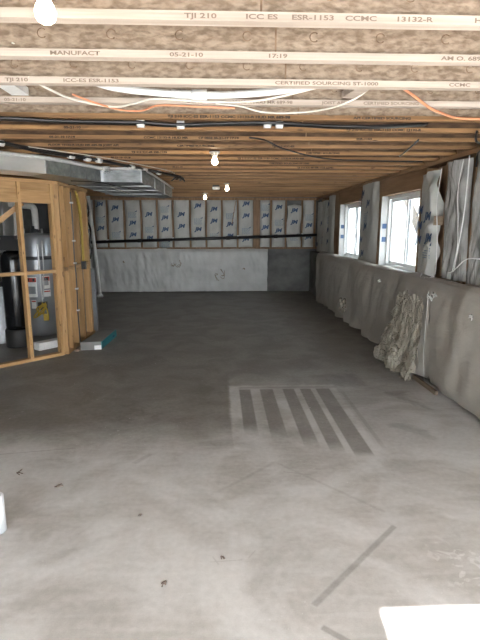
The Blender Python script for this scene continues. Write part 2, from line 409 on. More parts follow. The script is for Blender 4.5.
# windows -----------------------------------------------------------
def window(n, w):
    y0, y1 = w; z0, z1 = WZ; ym = (y0 + y1) / 2 - .03
    b = B(); f = .045
    X0, X1 = 2.56, 2.73
    b.box(X0, X1, y0, y0 + f, z0, z1, 'vinylwhite'); b.box(X0, X1, y1 - f, y1, z0, z1, 'vinylwhite')
    b.box(X0, X1, y0, y1, z0, z0 + f, 'vinylwhite'); b.box(X0, X1, y0, y1, z1 - f, z1, 'vinylwhite')
    win = struct(b, 'window_%d' % n)
    win['label'] = ['', 'white vinyl slider window farther along the right wall', 'white vinyl slider window nearer on the right wall'][n]
    for nm, a, c, xo in (('sash', y0 + f, ym + .03, 2.575), ('sash', ym - .03, y1 - f, 2.605)):
        b = B(); s = .04
        b.box(xo, xo + .03, a, a + s, z0 + f, z1 - f, 'vinylwhite'); b.box(xo, xo + .03, c - s, c, z0 + f, z1 - f, 'vinylwhite')
        b.box(xo, xo + .03, a, c, z0 + f, z0 + f + s, 'vinylwhite'); b.box(xo, xo + .03, a, c, z1 - f - s, z1 - f, 'vinylwhite')
        sa = build(b, nm, parent=win)
        b = B(); b.box(xo + .012, xo + .016, a + s, c - s, z0 + f + s, z1 - f - s, 'glass'); build(b, 'pane', parent=sa)
    b = B(); b.box(2.553, 2.575, ym - .005, ym + .02, 1.5, 1.62, 'steel'); build(b, 'latch', parent=win)
    # far jamb wrapped in white house wrap, and the sill board
    b = B(); b.box(2.455, 2.56, y1 - .012, y1, z0, z1, 'wrap')
    for zz in (1.42, 1.62): b.box(2.48, 2.55, y1 - .0135, y1 - .012, zz, zz + .075, 'blue')
    build(b, 'jamb_wrap', parent=win)
    b = B(); b.box(2.44, 2.56, y0, y1, z0 - .025, z0 + .004, 'white'); build(b, 'window_sill', parent=win)
window(2, W2); window(1, W1)

# ------------------------------------------------------------------ joists
NJ = 26
ORD = ['first', 'second', 'third', 'fourth', 'fifth', 'sixth', 'seventh', 'eighth', 'ninth', 'tenth', 'eleventh', 'twelfth', 'thirteenth', 'fourteenth', 'fifteenth', 'sixteenth',
       'seventeenth', 'eighteenth', 'nineteenth', 'twentieth', 'twenty-first', 'twenty-second', 'twenty-third', 'twenty-fourth', 'twenty-fifth', 'twenty-sixth']
JTXT = {0: [(-.125, 'TJI 210'), (.10, 'ICC ES'), (.27, 'ESR-1153'), (.47, 'CCMC'), (.66, '13132-R'), (.96, 'HUD MR')],
        1: [(-1.15, 'JOISTS'), (-.75, 'MANUFACT'), (-.22, '05-21-10'), (.22, '17:19'), (1.02, 'AM O. 689')],
        2: [(-1.12, 'TJI 210'), (-.82, 'ICC-ES ESR-1153'), (.30, 'CERTIFIED SOURCING ST-1000'), (1.25, 'CCMC')],
        3: [(-.2, 'CCMC'), (.08, '13132-R HUD MR 689-98'), (.64, 'JOIST API'), (.90, 'CERTIFIED SOURCING'), (-1.3, '05-21-10')],
        4: [(-.36, 'TJI 210 ICC-ES ESR-1153 CCMC 13132-R HUD MR 689-98'), (.95, 'API CERTIFIED SOURCING')],
        5: [(-1.2, '05-21-10'), (1.0, 'TJI 210 ICC-ES ESR-1153 CCMC 13132-R')],
        6: [(-1.45, '05-21-10 17:19'), (-.65, 'CCMC 13132-R HUD MR'), (-.18, 'CF 0858 05-21-17 17:19'), (1.2, 'ESR-1153')],
        7: [(-1.6, 'FLOOR 13132-R HUD MR 689-98 JOIST API'), (-.4, 'CERTIFIED SOURCING'), (.5, 'TJI 210 ICC-ES')],
        8: [(-.9, 'TJI 210 ICC-ES ESR-1153'), (.9, 'CERTIFIED SOURCING')],
        9: [(.2, 'TJI 210 ICC-ES ESR-1153 CCMC 13132-R HUD MR'), (-1.2, '05-21-10 17:19')],
        10: [(.6, 'CERTIFIED SOURCING ST-1000')], 11: [(1.0, 'TJI 210 ICC-ES ESR-1153 CCMC'), (-.6, '05-21-10')]}
JLOOK = {0: 'pale I-joist crossing the top of the photo, stamped TJI 210, first from top', 1: 'pale I-joist second from the top of the photo, row of knockouts on its web',
         2: 'pale I-joist third from top, stamped TJI 210 at its left end', 3: 'pale I-joist fourth from top, just behind the white ceiling pipe',
         4: 'tan I-joist fifth from top, just in front of the black cable bundle', 5: 'brown I-joist sixth from top, just behind the black cable bundle'}
for i in range(NJ):
    y = 1.944 + .4064 * i
    lab = JLOOK.get(i, 'brown engineered I-joist, %s joist counting from the top of the photo' % ORD[i])
    j = thing('floor_joist', (-.6, y + .026, CZ), lab, 'joist', 'engineered floor joists overhead')
    fm = 'lflange' if i < 4 else 'flange'
    b = B(); b.box(XL, 2.5, y, y + .052, CZ, CZ + .032, fm); build(b, 'bottom_flange', parent=j)
    b = B(); b.box(XL, 2.5, y, y + .052, 2.65, 2.682, fm); build(b, 'top_flange', parent=j)
    b = B(); b.box(XL, 2.5, y + .021, y + .031, CZ + .032, 2.65, 'osb' if i < 5 else 'osbd')
    if i < 9:
        for k in range(20):
            xx = XL + .25 + .305 * k + (i % 3) * .02
            zz = 2.482
            b.tube([(xx + .02 * math.cos(t * PI / 8), y + .0205, zz + .02 * math.sin(t * PI / 8)) for t in range(1 + k % 2, 15)], .0022, 'knock', 5, False)
        b.box(.155 + .1 * i, .163 + .1 * i, y + .0195, y + .021, CZ + .032, 2.65, 'knock')
    build(b, 'web', parent=j)
    for (tx, s) in JTXT.get(i, ()):
        put_text(text_mesh(s, .0235, 'ink_l' if i < 4 else 'ink', 0, .0012 if i > 3 else .0006), (tx, y - .0012, CZ + .007), '-y', j, sx=1.75 if i < 3 else 1.5)
# short blocking boards between the third and fourth joists
b = B(); b.beam((.86, 2.81, CZ + .06), (.80, 3.16, CZ + .06), .085, .038, 'lflange'); build(b, 'blocking_board', 'pale short board bridging two joists at upper right', 'board')
b = B(); b.beam((-1.2, 2.81, CZ + .06), (-1.2, 3.16, CZ + .06), .10, .045, 'white'); build(b, 'blocking_board', 'whitish short board bridging two joists at the upper left edge', 'board')

# ------------------------------------------------------------------ ceiling pipe and cables
def cable(name, pts, r, m, label, cat='cable', seg=7):
    b = B(); b.tube(pts, r, m, seg); return build(b, name, label, cat)
p = thing('ceiling_pipe', (0, 2.97, 2.40), 'white plastic pipe sagging between the third and fourth joists from top', 'pipe')
b = B(); b.tube([(-1.0, 2.90, 2.46), (-.744, 2.91, 2.44), (-.566, 2.955, 2.41), (-.275, 2.985, 2.392), (-.1, 2.99, 2.388), (.09, 2.98, 2.39), (.35, 2.945, 2.405), (.57, 2.90, 2.43), (.75, 2.88, 2.45)], .021, 'pvc', 12); build(b, 'pipe_run', parent=p)
b = B(); b.tube([(-.275, 2.985, 2.392), (-.16, 2.99, 2.389)], .0245, 'pvc', 12); build(b, 'sleeve', parent=p)
b = B(); b.tube([(-.16, 2.99, 2.389), (-.07, 2.99, 2.389)], .031, 'pvc', 12); build(b, 'coupling', parent=p)
cable('electrical_cable', [(-1.0, 2.76, 2.41), (-.931, 2.83, 2.374), (-.85, 3.06, 2.372), (-.66, 3.22, 2.372), (-.52, 3.13, 2.37), (-.375, 3.02, 2.372), (-.1, 3.06, 2.37), (.126, 3.07, 2.372), (.3, 3.0, 2.375), (.55, 2.9, 2.41)], .006, 'romex', 'thin white cable wandering under the joists from the left to the white pipe')
cable('electrical_cable', [(-.86, 3.05, 2.40), (-.75, 3.12, 2.372), (-.634, 3.28, 2.37), (-.5, 3.3, 2.368), (-.362, 3.17, 2.372), (-.1, 3.2, 2.372), (.1, 3.22, 2.372)], .0055, 'orange', 'thin orange cable looping under the joists left of centre')
cable('electrical_cable', [(-.02, 3.12, 2.372), (.126, 3.17, 2.372), (.301, 3.32, 2.37), (.53, 3.31, 2.37), (.70, 3.2, 2.372), (.82, 3.1, 2.40), (.9, 3.06, 2.45)], .0055, 'romex', 'thin white cable dipping under the joists right of centre')
cable('electrical_cable', [(1.1, 3.06, 2.46), (1.2, 3.1, 2.42), (1.327, 3.17, 2.372), (1.47, 3.3, 2.37), (1.619, 3.42, 2.37), (1.81, 3.45, 2.37), (2.2, 3.42, 2.37)], .008, 'orange', 'orange cable running under the joists toward the right wall')
cable('electrical_cable', [(-.92, 2.37, 2.44), (-.80, 2.42, 2.41)], .004, 'romex', 'short white cable end poking down behind the second joist', seg=6)
cable('electrical_cable', [(-1.02, 2.0, 2.47), (-1.0, 2.02, 2.43), (-1.03, 2.05, 2.42)], .005, 'romex', 'short curled white cable end beside the near bulb', seg=6)
t = thing('cable_bundle', (0, 3.66, 2.36), 'black cable bundle with white tape tags crossing under the fifth joist', 'cable')
for k, (dy, dz) in enumerate(((0, 0), (.022, .003), (.044, 0))):
    b = B(); b.tube([(-2.6, 3.46 + dy, 2.372), (-1.48, 3.53 + dy, 2.367 - dz), (-1.115, 3.60 + dy, 2.365), (-.58, 3.63 + dy, 2.366), (-.29, 3.68 + dy, 2.363 + dz), (.22, 3.61 + dy, 2.366), (.5, 3.63 + dy, 2.367), (.815, 3.69 + dy, 2.365), (1.2, 3.72 + dy, 2.372), (1.6, 3.85 + dy, 2.42)], .0115, 'black', 7)
    build(b, 'cable_strand', parent=t)
for xx, yy in ((-.56, 3.635), (-.28, 3.68), (.345, 3.62), (.432, 3.625)):
    b = B(); b.tube([(xx - .026, yy + .022, 2.365), (xx + .026, yy + .022, 2.365)], [.030, .030], 'tag', 8, False); build(b, 'tape_tag', parent=t)
cable('electrical_cable', [(.25, 4.24, 2.376), (.394, 4.33, 2.37), (.633, 4.78, 2.366), (1.152, 5.38, 2.366), (1.8, 5.53, 2.366), (2.3, 5.6, 2.37)], .007, 'black', 'thin black cable strung under the joists right of the centre bulb')
cable('electrical_cable', [(1.70, 4.25, 2.37), (1.80, 4.75, 2.366), (1.89, 5.2, 2.37)], .008, 'black', 'short black cable crossing the joists diagonally near the right wall')
cable('electrical_cable', [(2.02, 3.9, 2.376), (2.1, 4.05, 2.33), (2.3, 4.3, 2.33), (2.42, 4.62, 2.31), (2.44, 4.66, 2.2)], .009, 'black', 'black cable dropping from the joists at the right edge')

# cable bundle along the duct
t = thing('cable_bundle', (-1.3, 5.6, 2.36), 'black cable bundle with white tags running diagonally along the duct', 'cable')
base = [(-2.6, 3.4), (-1.98, 4.33), (-1.67, 5.0), (-1.29, 5.64), (-.95, 6.4), (-.62, 7.15), (-.55, 7.6)]
for k in range(4):
    b = B(); b.tube([(x - .018 * k, y + .012 * k, 2.366 + (.008 if k % 2 else -.004) * math.sin(x * 5)) for x, y in base], .0115, 'black', 7); build(b, 'cable_strand', parent=t)
for q in ((-1.90, 4.49), (-1.52, 5.27), (-1.40, 5.45), (-1.31, 5.58), (-1.05, 6.15), (-.8, 6.75)):
    b = B(); b.tube([(q[0] - .035, q[1] - .03, 2.36), (q[0] + .0, q[1] + .03, 2.36)], .027, 'tag', 8, False); build(b, 'tape_tag', parent=t)
b = B()
for k in range(7):
    a = k * .9; b.tube([(-.6, 7.25, 2.37), (-.6 + .07 * math.cos(a), 7.25 + .1 * math.sin(a), 2.33), (-.6 + .1 * math.cos(a + .6), 7.25 + .15 * math.sin(a + .6), 2.30 + .02 * (k % 3))], .008, 'black', 6)
build(b, 'cable_end', parent=t)
cable('electrical_cable', [(-2.3, 4.2, 2.375), (-1.55, 5.0, 2.368), (-1.15, 5.55, 2.366), (-.7, 6.5, 2.368), (-.62, 6.9, 2.37)], .004, 'romex', 'thin white cable beside the tagged black bundle at the duct')

# ------------------------------------------------------------------ lights and detector
def bulb(loc, r, lab, group='bare bulbs in ceiling holders'):
    x, y, z = loc
    t = thing('ceiling_bulb', loc, lab, 'lamp', group)
    b = B(); b.lathe(loc, [(0, 0), (.052, 0), (.056, -.006), (.054, -.014), (.036, -.022), (.030, -.04), (.024, -.046), (0, -.046)], 'porcelain', 20); build(b, 'lampholder', parent=t)
    b = B(); b.lathe(loc, [(0, -.044), (.013, -.046), (.016, -.062), (.026, -.08), (.031, -.097), (.027, -.116), (.015, -.126), (0, -.129)], 'bulb', 18); build(b, 'glass_bulb', parent=t)
    return t
bulb((-.047, 5.03, CZ), .03, 'lit bare bulb nearest the middle of the ceiling')
bulb((.125, 8.46, CZ), .03, 'lit bare bulb beside the smoke detector')
bulb((-.325, 10.9, CZ), .03, 'lit bare bulb closest to the far wall')
bulb((-.515, 1.60, CZ - .022), .03, 'large lit bulb at the top left edge of the photo')
b = B(); b.box(-.62, -.39, 1.538, 1.592, CZ, CZ + .032, 'lflange'); b.box(XL, 2.5, 1.538, 1.590, CZ, CZ + .032, 'lflange')
b.box(XL, 2.5, 1.559, 1.569, CZ + .032, 2.65, 'osb'); b.box(XL, 2.5, 1.538, 1.590, 2.65, 2.682, 'lflange')
build(b, 'floor_joist', 'joist above the top edge of the photo carrying the near bulb', 'joist', group='engineered floor joists overhead')
b = B(); b.lathe((-.515, 1.60, CZ - .022), [(0, 0), (.05, 0), (.05, .0225), (0, .0225)], 'steel', 20); build(b, 'junction_box', parent=bpy.data.objects['ceiling_bulb.003'])
t = thing('smoke_detector', (-.065, 8.86, CZ), 'small white smoke detector with dark base beside the ceiling bulbs', 'detector')
b = B(); b.box(-.125, -.005, 8.80, 8.92, CZ - .03, CZ, 'blackm'); build(b, 'mounting_base', parent=t)
b = B(); b.lathe((-.065, 8.86, CZ - .03), [(0, 0), (.068, 0), (.07, -.03), (.06, -.045), (0, -.05)], 'white', 24); build(b, 'cover', parent=t)

# ------------------------------------------------------------------ batts
def jm(parent, pos, facing, h=.075):
    """slanted blue block logo with pale letters"""
    s = text_mesh('JM', .125, 'blue', .22, .006, 'CENTER')
    return put_text(s, pos, facing, parent, 'printed_logo', 1.15)
def lines(parent, pos, facing):
    s = bpy.data.meshes.get('batt_text')
    if not s:
        b = B(); i = b.mi('blue_l')
        random.seed(3)
        for k in range(6):
            x = -.10; y = -.026 * k
            while x < .08:
                w = random.uniform(.02, .05)
                vs = [b.bm.verts.new(q) for q in ((x, y, 0), (x + w, y, 0), (x + w, y + .011, 0), (x, y + .011, 0))]; b.face(vs, i); x += w + .012
        j = b.mi('blue'); vs = [b.bm.verts.new(q) for q in ((.06, .012, 0), (.11, .012, 0), (.12, .055, 0))]; b.face(vs, j)
        s = b.mesh('batt_text', recalc=False)
    return put_text(s, pos, facing, parent, 'printed_text')

XS = [-3.55, -3.13, -2.81, -2.39, -1.97, -1.57, -1.18, -.75, -.35, .05, .45, .86, .99, 1.29, 1.67, 2.08, 2.41]
FY = 12.36
BL = ['partly hidden by the stud wall', 'first whole one right of the white standing pipe', 'second from the white standing pipe', 'third from the white standing pipe', 'fourth from the white standing pipe',
      'fifth from the white standing pipe', 'under the left far bulb', 'sixth from the right corner gap', 'fourth left of the wide bare stud', 'second left of the split batt', 'split by a slanted cut, left of the wide stud',
      'just left of the wide bare stud', '', 'just right of the wide bare stud', 'second right of the wide bare stud', 'crumpled at the top, second from the right corner', 'in the right corner of the far wall']
BL = {0: 'white faced batt on the far wall, hidden partly behind the stud wall', 1: 'white faced batt on far wall, leftmost beside the standing white pipe', 2: 'white faced batt on far wall, second from the left end',
      3: 'white faced batt on far wall, third from the left end', 4: 'white faced batt on far wall, fourth from the left end', 5: 'white faced batt on far wall, fifth from the left end',
      6: 'white faced batt on far wall, sixth from the left end', 7: 'white faced batt on far wall, seventh from the left end, below the duct side bulb', 8: 'white faced batt on far wall, eighth from the left end',
      9: 'white faced batt on far wall, ninth from left, with a slanted cut', 10: 'white faced batt on far wall, just left of the wide bare studs', 12: 'white faced batt on far wall, just right of the wide bare studs',
      13: 'white faced batt on far wall, third from the right corner', 14: 'slumped batt with crumpled top on far wall, second from the right corner', 15: 'white faced batt on far wall, rightmost in the corner'}
for i in range(len(XS) - 1):
    if i == 11: continue
    a, c = XS[i] + .028, XS[i + 1] - .028
    top = 2.315 if i != 14 else 2.22
    if i == 7: top = 2.31
    b = B()
    def fn(u, v, a=a, c=c, top=top, i=i):
        uu = 2 * u - 1; e = (1 - abs(uu) ** 4) * (1 - abs(2 * v - 1) ** 14)
        x = a + (c - a) * u; z = 1.15 + (top - 1.15) * v
        q = Vector((x * 4, i * 3., z * 3))
        d = .012 * noise.noise(q) + .006 * noise.noise(q * 3)
        if i == 14: d *= 2.5; x += .02 * math.sin(z * 7); z -= .04 * abs(uu) * v
        return Vector((x + .006 * math.sin(z * 6 + i), FY - .045 * e + d * e + .02, z))
    b.grid(fn, 12, 30, 'batt')
    t = build(b, 'insulation_batt', BL[i], 'insulation', group='faced batts on the far wall')
    xm = (a + c) / 2; sc = (c - a) / .37
    off = (i * .37) % .45
    y = FY - .045
    for k in range(4):
        z = 1.22 + off + .29 * k
        if z > top - .1: continue
        if (k + i) % 3 == 2:
            lines(t, (xm, y, z), '-y')
        else: jm(t, (xm, y, z), '-y')
    if i == 9:
        b = B(); b.beam((.40, y - .005, 2.30), (.30, y - .005, 1.72), .018, .006, 'dstud', (0, 1, 0)); build(b, 'slit_edge', parent=t)
for i, x in enumerate(XS):
    if i in (0,): continue
    lab = 'brown wall stud on the far wall between batts, %s from the left' % ORD[i - 1]
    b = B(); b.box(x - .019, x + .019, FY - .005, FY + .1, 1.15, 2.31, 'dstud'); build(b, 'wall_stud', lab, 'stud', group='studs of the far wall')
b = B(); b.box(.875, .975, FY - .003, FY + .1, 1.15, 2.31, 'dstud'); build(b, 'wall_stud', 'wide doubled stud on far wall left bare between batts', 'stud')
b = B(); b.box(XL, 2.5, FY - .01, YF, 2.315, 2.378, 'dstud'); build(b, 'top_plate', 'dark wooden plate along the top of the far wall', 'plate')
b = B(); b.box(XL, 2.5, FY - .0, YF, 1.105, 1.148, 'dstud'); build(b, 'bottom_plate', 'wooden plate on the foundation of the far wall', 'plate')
# white blanket on far wall
b = B()
def fn(u, v):
    x = -3.75 + (1.21 + 3.75) * u
    z = .03 + 1.09 * v
    q = Vector((x * 2.2, 3., z * 2.0)); w = 1 - abs(2 * v - 1) ** 8
    d = .03 * noise.noise(q) + .016 * noise.noise(Vector((x * 9, 1, z * 2.5 + x))) + .009 * noise.noise(Vector((x * 17 + z * 6, 5, z * 4)))
    sag = .02 * noise.noise(Vector((x * 2.5, 7, 0)))
    edge = .03 * noise.noise(Vector((z * 5, 2, 9))) * max(0, (u - .93) / .07)
    return Vector((x + edge, 12.31 + d * (.4 + .6 * w) + .10 * max(0, v - .93) / .07 * .6, z + sag * v + .008 * noise.noise(Vector((x * 8, 0, 0))) * (1 - v)))
b.grid(fn, 180, 36, 'blanket')
t = build(b, 'insulation_blanket', 'white quilted vinyl blanket covering the lower far wall', 'insulation')
for (cx, cz, r) in ((-1.08, .74, .1), (-.02, .45, .15), (.6, .6, .03), (-2.42, .8, .03), (-1.2, .72, .05)):
    b = B()
    for k in range(5):
        a = random.uniform(0, 6.3)
        b.tube([(cx + r * math.cos(a) * .3, 12.255, cz + r * .3 * math.sin(a)), (cx + r * .8 * math.cos(a + .8), 12.25, cz + r * .9 * math.sin(a + .5)), (cx + r * math.cos(a + 1.8), 12.255, cz + r * math.sin(a + 2.1))], .006, 'oldwood', 5)
    build(b, 'puncture_crease', parent=t)
# black drain pipe along far wall
t = thing('drain_pipe', (-.3, 12.24, 1.36), 'long black pipe running across the far wall insulation', 'pipe')
pz = lambda x: 1.285 + (x + 3.09) * (1.455 - 1.285) / 5.54
b = B(); b.tube([(-3.6, 12.22, pz(-3.6)), (2.46, 12.22, pz(2.46))], .037, 'black', 12, False); build(b, 'pipe_run', parent=t)
for x in (-2.0, .2, 1.4):
    b = B(); b.tube([(x - .05, 12.22, pz(x - .05)), (x + .05, 12.22, pz(x + .05))], .046, 'black', 12, False); build(b, 'coupling', parent=t)
for x in (-2.8, -1.18, .45, 2.08):
    b = B(); b.box(x - .012, x + .012, 12.17, 12.35, pz(x) + .03, pz(x) + .055, 'steel'); build(b, 'pipe_strap', parent=t)

# ------------------------------------------------------------------ right wall
b = B(); b.box(2.44, 2.60, 1.6, FY - .02, 2.335, 2.378, 'beam'); build(b, 'top_plate', 'long wooden plate under joist ends along the right wall', 'plate')
b = B(); b.box(2.46, 2.60, 1.6, FY - .02, 1.005, 1.024, 'oldwood'); build(b, 'sill_plate', 'wooden sill plate along the top of the right foundation', 'plate')
for (y0, y1, lab) in ((W2[0] - .12, 7.66, 'wide brown beam over the nearer window'), (W1[0] - .04, 10.25, 'wide brown beam over the farther window')):
    b = B(); b.box(2.46, 2.598, y0, y1, 2.102, 2.333, 'beam'); build(b, 'header_beam', lab, 'beam')
for (y0, y1, m, lab) in ((5.93, 5.968, 'dstud', 'brown jack stud at the near edge of the nearer window'), (7.402, 7.44, 'dstud', 'brown jack stud at the far edge of the nearer window'), (7.46, 7.50, 'dstud', 'brown king stud beside the marked batt between windows'),
                    (8.455, 8.493, 'dstud', 'brown jack stud at the near edge of the farther window'), (9.965, 10.003, 'beam', 'brown jack stud at the far edge of the farther window'), (10.02, 10.38, 'dstud', 'dark board beyond the farther window'),
                    (5.27, 5.308, 'dstud', 'grey brown stud between folded batt and film covered batt'), (4.68, 4.715, 'dstud', 'brown stud between the two film covered batts'), (11.62, 11.66, 'dstud', 'brown stud on the right wall near the far corner')):
    b = B(); b.box(2.455, 2.595, y0, y1, 1.03, 2.10 if (y0, y1) not in ((7.46, 7.50), (10.02, 10.38), (5.27, 5.308), (4.68, 4.715), (11.62, 11.66)) else 2.33, m)
    if m == 'dstud' and y0 == 7.46: pass
    build(b, 'wall_stud', lab, 'stud')
def rbatt(y0, y1, z0, z1, m, lab, bulge=.05, wr=1., logos=(), texts=(), xf=2.455, tilt=0., seed=0, nu=22, nv=44, name='insulation_batt', cat='insulation'):
    b = B()
    def fn(u, v):
        uu = 2 * u - 1; e = (1 - abs(uu) ** 4); z = z0 + (z1 - z0) * v; y = y0 + (y1 - y0) * u
        q = Vector((seed * 7.3, y * 5, z * 2.4))
        d = .030 * noise.noise(q) + .022 * (1 - abs(noise.noise(Vector((seed, y * 7 + z * 2.2, z * 1.6 - y)))) * 2) + .010 * noise.noise(q * 4)
        y += tilt * (v - .5) + .02 * wr * noise.noise(Vector((u * 3, z * 4, seed + 4.)))
        return Vector((xf - bulge * e + wr * d * (.4 + .6 * e), y, z + .012 * wr * noise.noise(Vector((y * 9, seed, v)))))
    b.grid(fn, nu, nv, m)
    t = build(b, name, lab, cat)
    for (yy, zz) in logos: jm(t, (xf - bulge - .03, yy, zz), '-x')
    for (yy, zz) in texts: lines(t, (xf - bulge - .03, yy, zz), '-x')
    return t
# far part of the right wall
rbatt(10.42, 10.98, 1.06, 2.32, 'batt', 'blue marked batt on right wall just past the farther window', .05, .7, [(10.7, 1.3), (10.7, 1.55), (10.7, 2.1)], [(10.7, 1.85)], seed=1)
rbatt(11.02, 11.6, 1.06, 2.25, 'batt', 'pale batt on right wall next to the far corner batt', .05, .7, [(11.4, 1.7)], [(11.3, 1.4)], seed=2)
rbatt(11.68, 12.22, 1.06, 2.25, 'batt', 'pale batt in the far right corner of right wall', .04, .7, [(11.9, 1.2)], [], seed=3)
# between the windows
rbatt(7.53, 8.44, 1.06, 2.335, 'batt', 'tall blue marked batt between the two windows', .06, .8, [(8.0, 1.18), (8.1, 1.40), (7.9, 1.62), (8.1, 2.15), (7.8, 1.98)], [(7.9, 1.85), (8.2, 2.1)], seed=4)
# near the closer window
t = rbatt(5.60, 5.92, 1.06, 2.25, 'batt', 'narrow shaded batt with blue marks touching the nearer window', .03, .8, [(5.8, 1.62), (5.8, 1.8), (5.8, 1.45)], [], seed=5)
b = B()     # the crumpled batt folded over itself
def fn(u, v):
    z = 1.06 + (2.255 - 1.06) * v; y = 5.32 + .30 * u
    k = math.exp(-((v - .60) / .08) ** 2)
    y += .10 * k * (u - .1) - .12 * math.exp(-((v - .52) / .16) ** 2) * (u > .5) * (u - .5) + .05 * (v - .5)
    d = .05 * (1 - abs(2 * u - 1) ** 3) + .05 * noise.noise(Vector((y * 6, z * 4, 2))) + .05 * (1 - 2 * abs(noise.noise(Vector((y * 5 + z * 3, z * 3, 8))))) - .05 * k * (1 - u)
    return Vector((2.44 - d, y, z))
b.grid(fn, 20, 60, 'batt'); t = build(b, 'insulation_batt', 'crumpled white batt with blue print folding outward beside the nearer window', 'insulation')
jm(t, (2.36, 5.44, 1.48), '-x'); jm(t, (2.36, 5.50, 1.72), '-x'); lines(t, (2.36, 5.46, 1.42), '-x')
b = B(); b.prism([(2.36, 5.33), (2.44, 5.27), (2.44, 5.34)], 1.66, 1.76, 'oldwood'); build(b, 'torn_kraft_edge', parent=t)
t = rbatt(4.73, 5.24, 1.10, 2.30, 'poly', 'grey batt behind clear wrinkled plastic film, next to the crumpled batt', .07, 1.1, tilt=.06, seed=6, nu=30, nv=60)
for pts in ([(2.36, 4.76, 2.28), (2.345, 4.79, 2.0), (2.35, 4.75, 1.7), (2.36, 4.74, 1.45), (2.35, 4.78, 1.2)], [(2.36, 5.22, 2.25), (2.35, 5.25, 1.9), (2.36, 5.2, 1.5), (2.37, 5.2, 1.13)]):
    b = B(); b.tube(pts, .0045, 'polyw', 6); build(b, 'film_fold', parent=t)
t = rbatt(4.16, 4.66, 1.08, 2.32, 'poly', 'grey batt behind clear wrinkled plastic at the right edge of the photo', .08, 1.1, tilt=-.04, seed=7, nu=30, nv=60)
for pts in ([(2.345, 4.62, 2.3), (2.335, 4.60, 2.0), (2.34, 4.63, 1.7), (2.34, 4.7, 1.35), (2.35, 4.75, 1.2)], [(2.34, 4.85, 1.18), (2.30, 4.65, 1.22), (2.31, 4.45, 1.34), (2.31, 4.2, 1.36)]):
    b = B(); b.tube(pts, .006, 'polyw', 6); build(b, 'film_fold', parent=t)
b = B(); b.box(2.43, 2.5, 4.72, 5.25, 1.03, 1.10, 'oldwood'); build(b, 'wood_block', 'dark wood scrap under the film covered batt', 'wood')
rbatt(2.3, 4.12, 1.08, 2.32, 'poly', 'grey film covered batt beyond the right edge of the photo', .07, 1.1, seed=9, nu=50, nv=50)

# foundation blankets
def blanket(y0, y1, m, lab, seed, flare=0., torn=None, nu=160, edge=0.):
    prof = [(2.20, .025), (2.17, .12), (2.155, .35), (2.15, .6), (2.155, .85), (2.175, 1.0), (2.215, 1.085), (2.29, 1.105), (2.38, 1.09), (2.455, 1.06)]
    b = B()
    def P(v):
        k = v * (len(prof) - 1); i = min(int(k), len(prof) - 2); t = k - i
        return prof[i][0] * (1 - t) + prof[i + 1][0] * t, prof[i][1] * (1 - t) + prof[i + 1][1] * t
    def fn(u, v):
        y = y0 + (y1 - y0) * u; x, z = P(v)
        q = Vector((seed, y * 1.3, z * 1.6))
        d = .05 * noise.noise(q) + .022 * noise.noise(Vector((seed + 2, y * 4 + z, z * 2.2))) + .008 * noise.noise(Vector((seed, y * 11, z * 9)))
        if v > .72: d += .018 * (1 - 2 * abs(noise.noise(Vector((seed + 1, y * 3 + x * 9, x * 4)))))
        if flare: d += flare * max(0, 1 - z / .35) ** 1.5 * (.35 + noise.noise(Vector((seed, y * 3.2, 0))) * 1.2)
        if torn:
            g = math.exp(-((y - torn[0]) / torn[1]) ** 2 - ((z - torn[2]) / torn[3]) ** 2); d += .06 * g + .05 * g * noise.noise(Vector((1, y * 9, z * 9)))
        yy = y + edge * noise.noise(Vector((z * 6, seed, 3))) * (1 if u in (0, 1) else 0)
        if v < .7: x -= d
        else: z += d * .6; x -= d * .4
        if v == 0: z = max(.006, z + (.03 * noise.noise(Vector((y * 5, 1, 1))) + .02 if flare else 0))
        return Vector((x, yy, max(z, .004)))
    b.grid(fn, nu, 40, m)
    return build(b, 'insulation_blanket', lab, 'insulation')
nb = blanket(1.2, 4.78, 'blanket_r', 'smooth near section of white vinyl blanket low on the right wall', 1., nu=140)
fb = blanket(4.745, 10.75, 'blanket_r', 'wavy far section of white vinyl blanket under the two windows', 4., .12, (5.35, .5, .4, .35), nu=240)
b = B(); b.tube([(2.13, 4.79, 1.0), (2.12, 4.79, .7), (2.125, 4.80, .4), (2.14, 4.80, .15), (2.15, 4.79, .04)], .004, 'blanket', 6); build(b, 'taped_edge', parent=nb)
for (y, z) in ((4.62, .98), (4.72, .95), (3.9, .9), (6.3, .95)):
    b = B()
    for k in range(4): b.tube([(2.115, y + random.uniform(-.03, .03), z + random.uniform(-.02, .03)), (2.10, y + random.uniform(-.04, .04), z + random.uniform(-.03, .03)), (2.12, y + random.uniform(-.05, .05), z + random.uniform(-.04, .0))], .006, 'blanket', 5)
    build(b, 'film_pleat', parent=nb if y < 4.8 else fb)
b = B()
for pts in ([(2.28, 5.35, 1.13), (2.2, 5.18, 1.02), (2.3, 5.1, 1.12), (2.22, 5.05, 1.04)], [(2.3, 5.1, 1.1), (2.24, 5.2, 1.08), (2.2, 5.28, .98)]): b.tube(pts, .008, 'polyw', 6)
build(b, 'film_strip', parent=fb)
# exposed wooden strip at the base under the torn place
b = B(); b.beam((2.13, 4.45, .022), (2.12, 5.0, .022), .03, .04, 'oldwood'); build(b, 'base_board', 'brown wooden strip at the floor beside the torn insulation', 'wood')
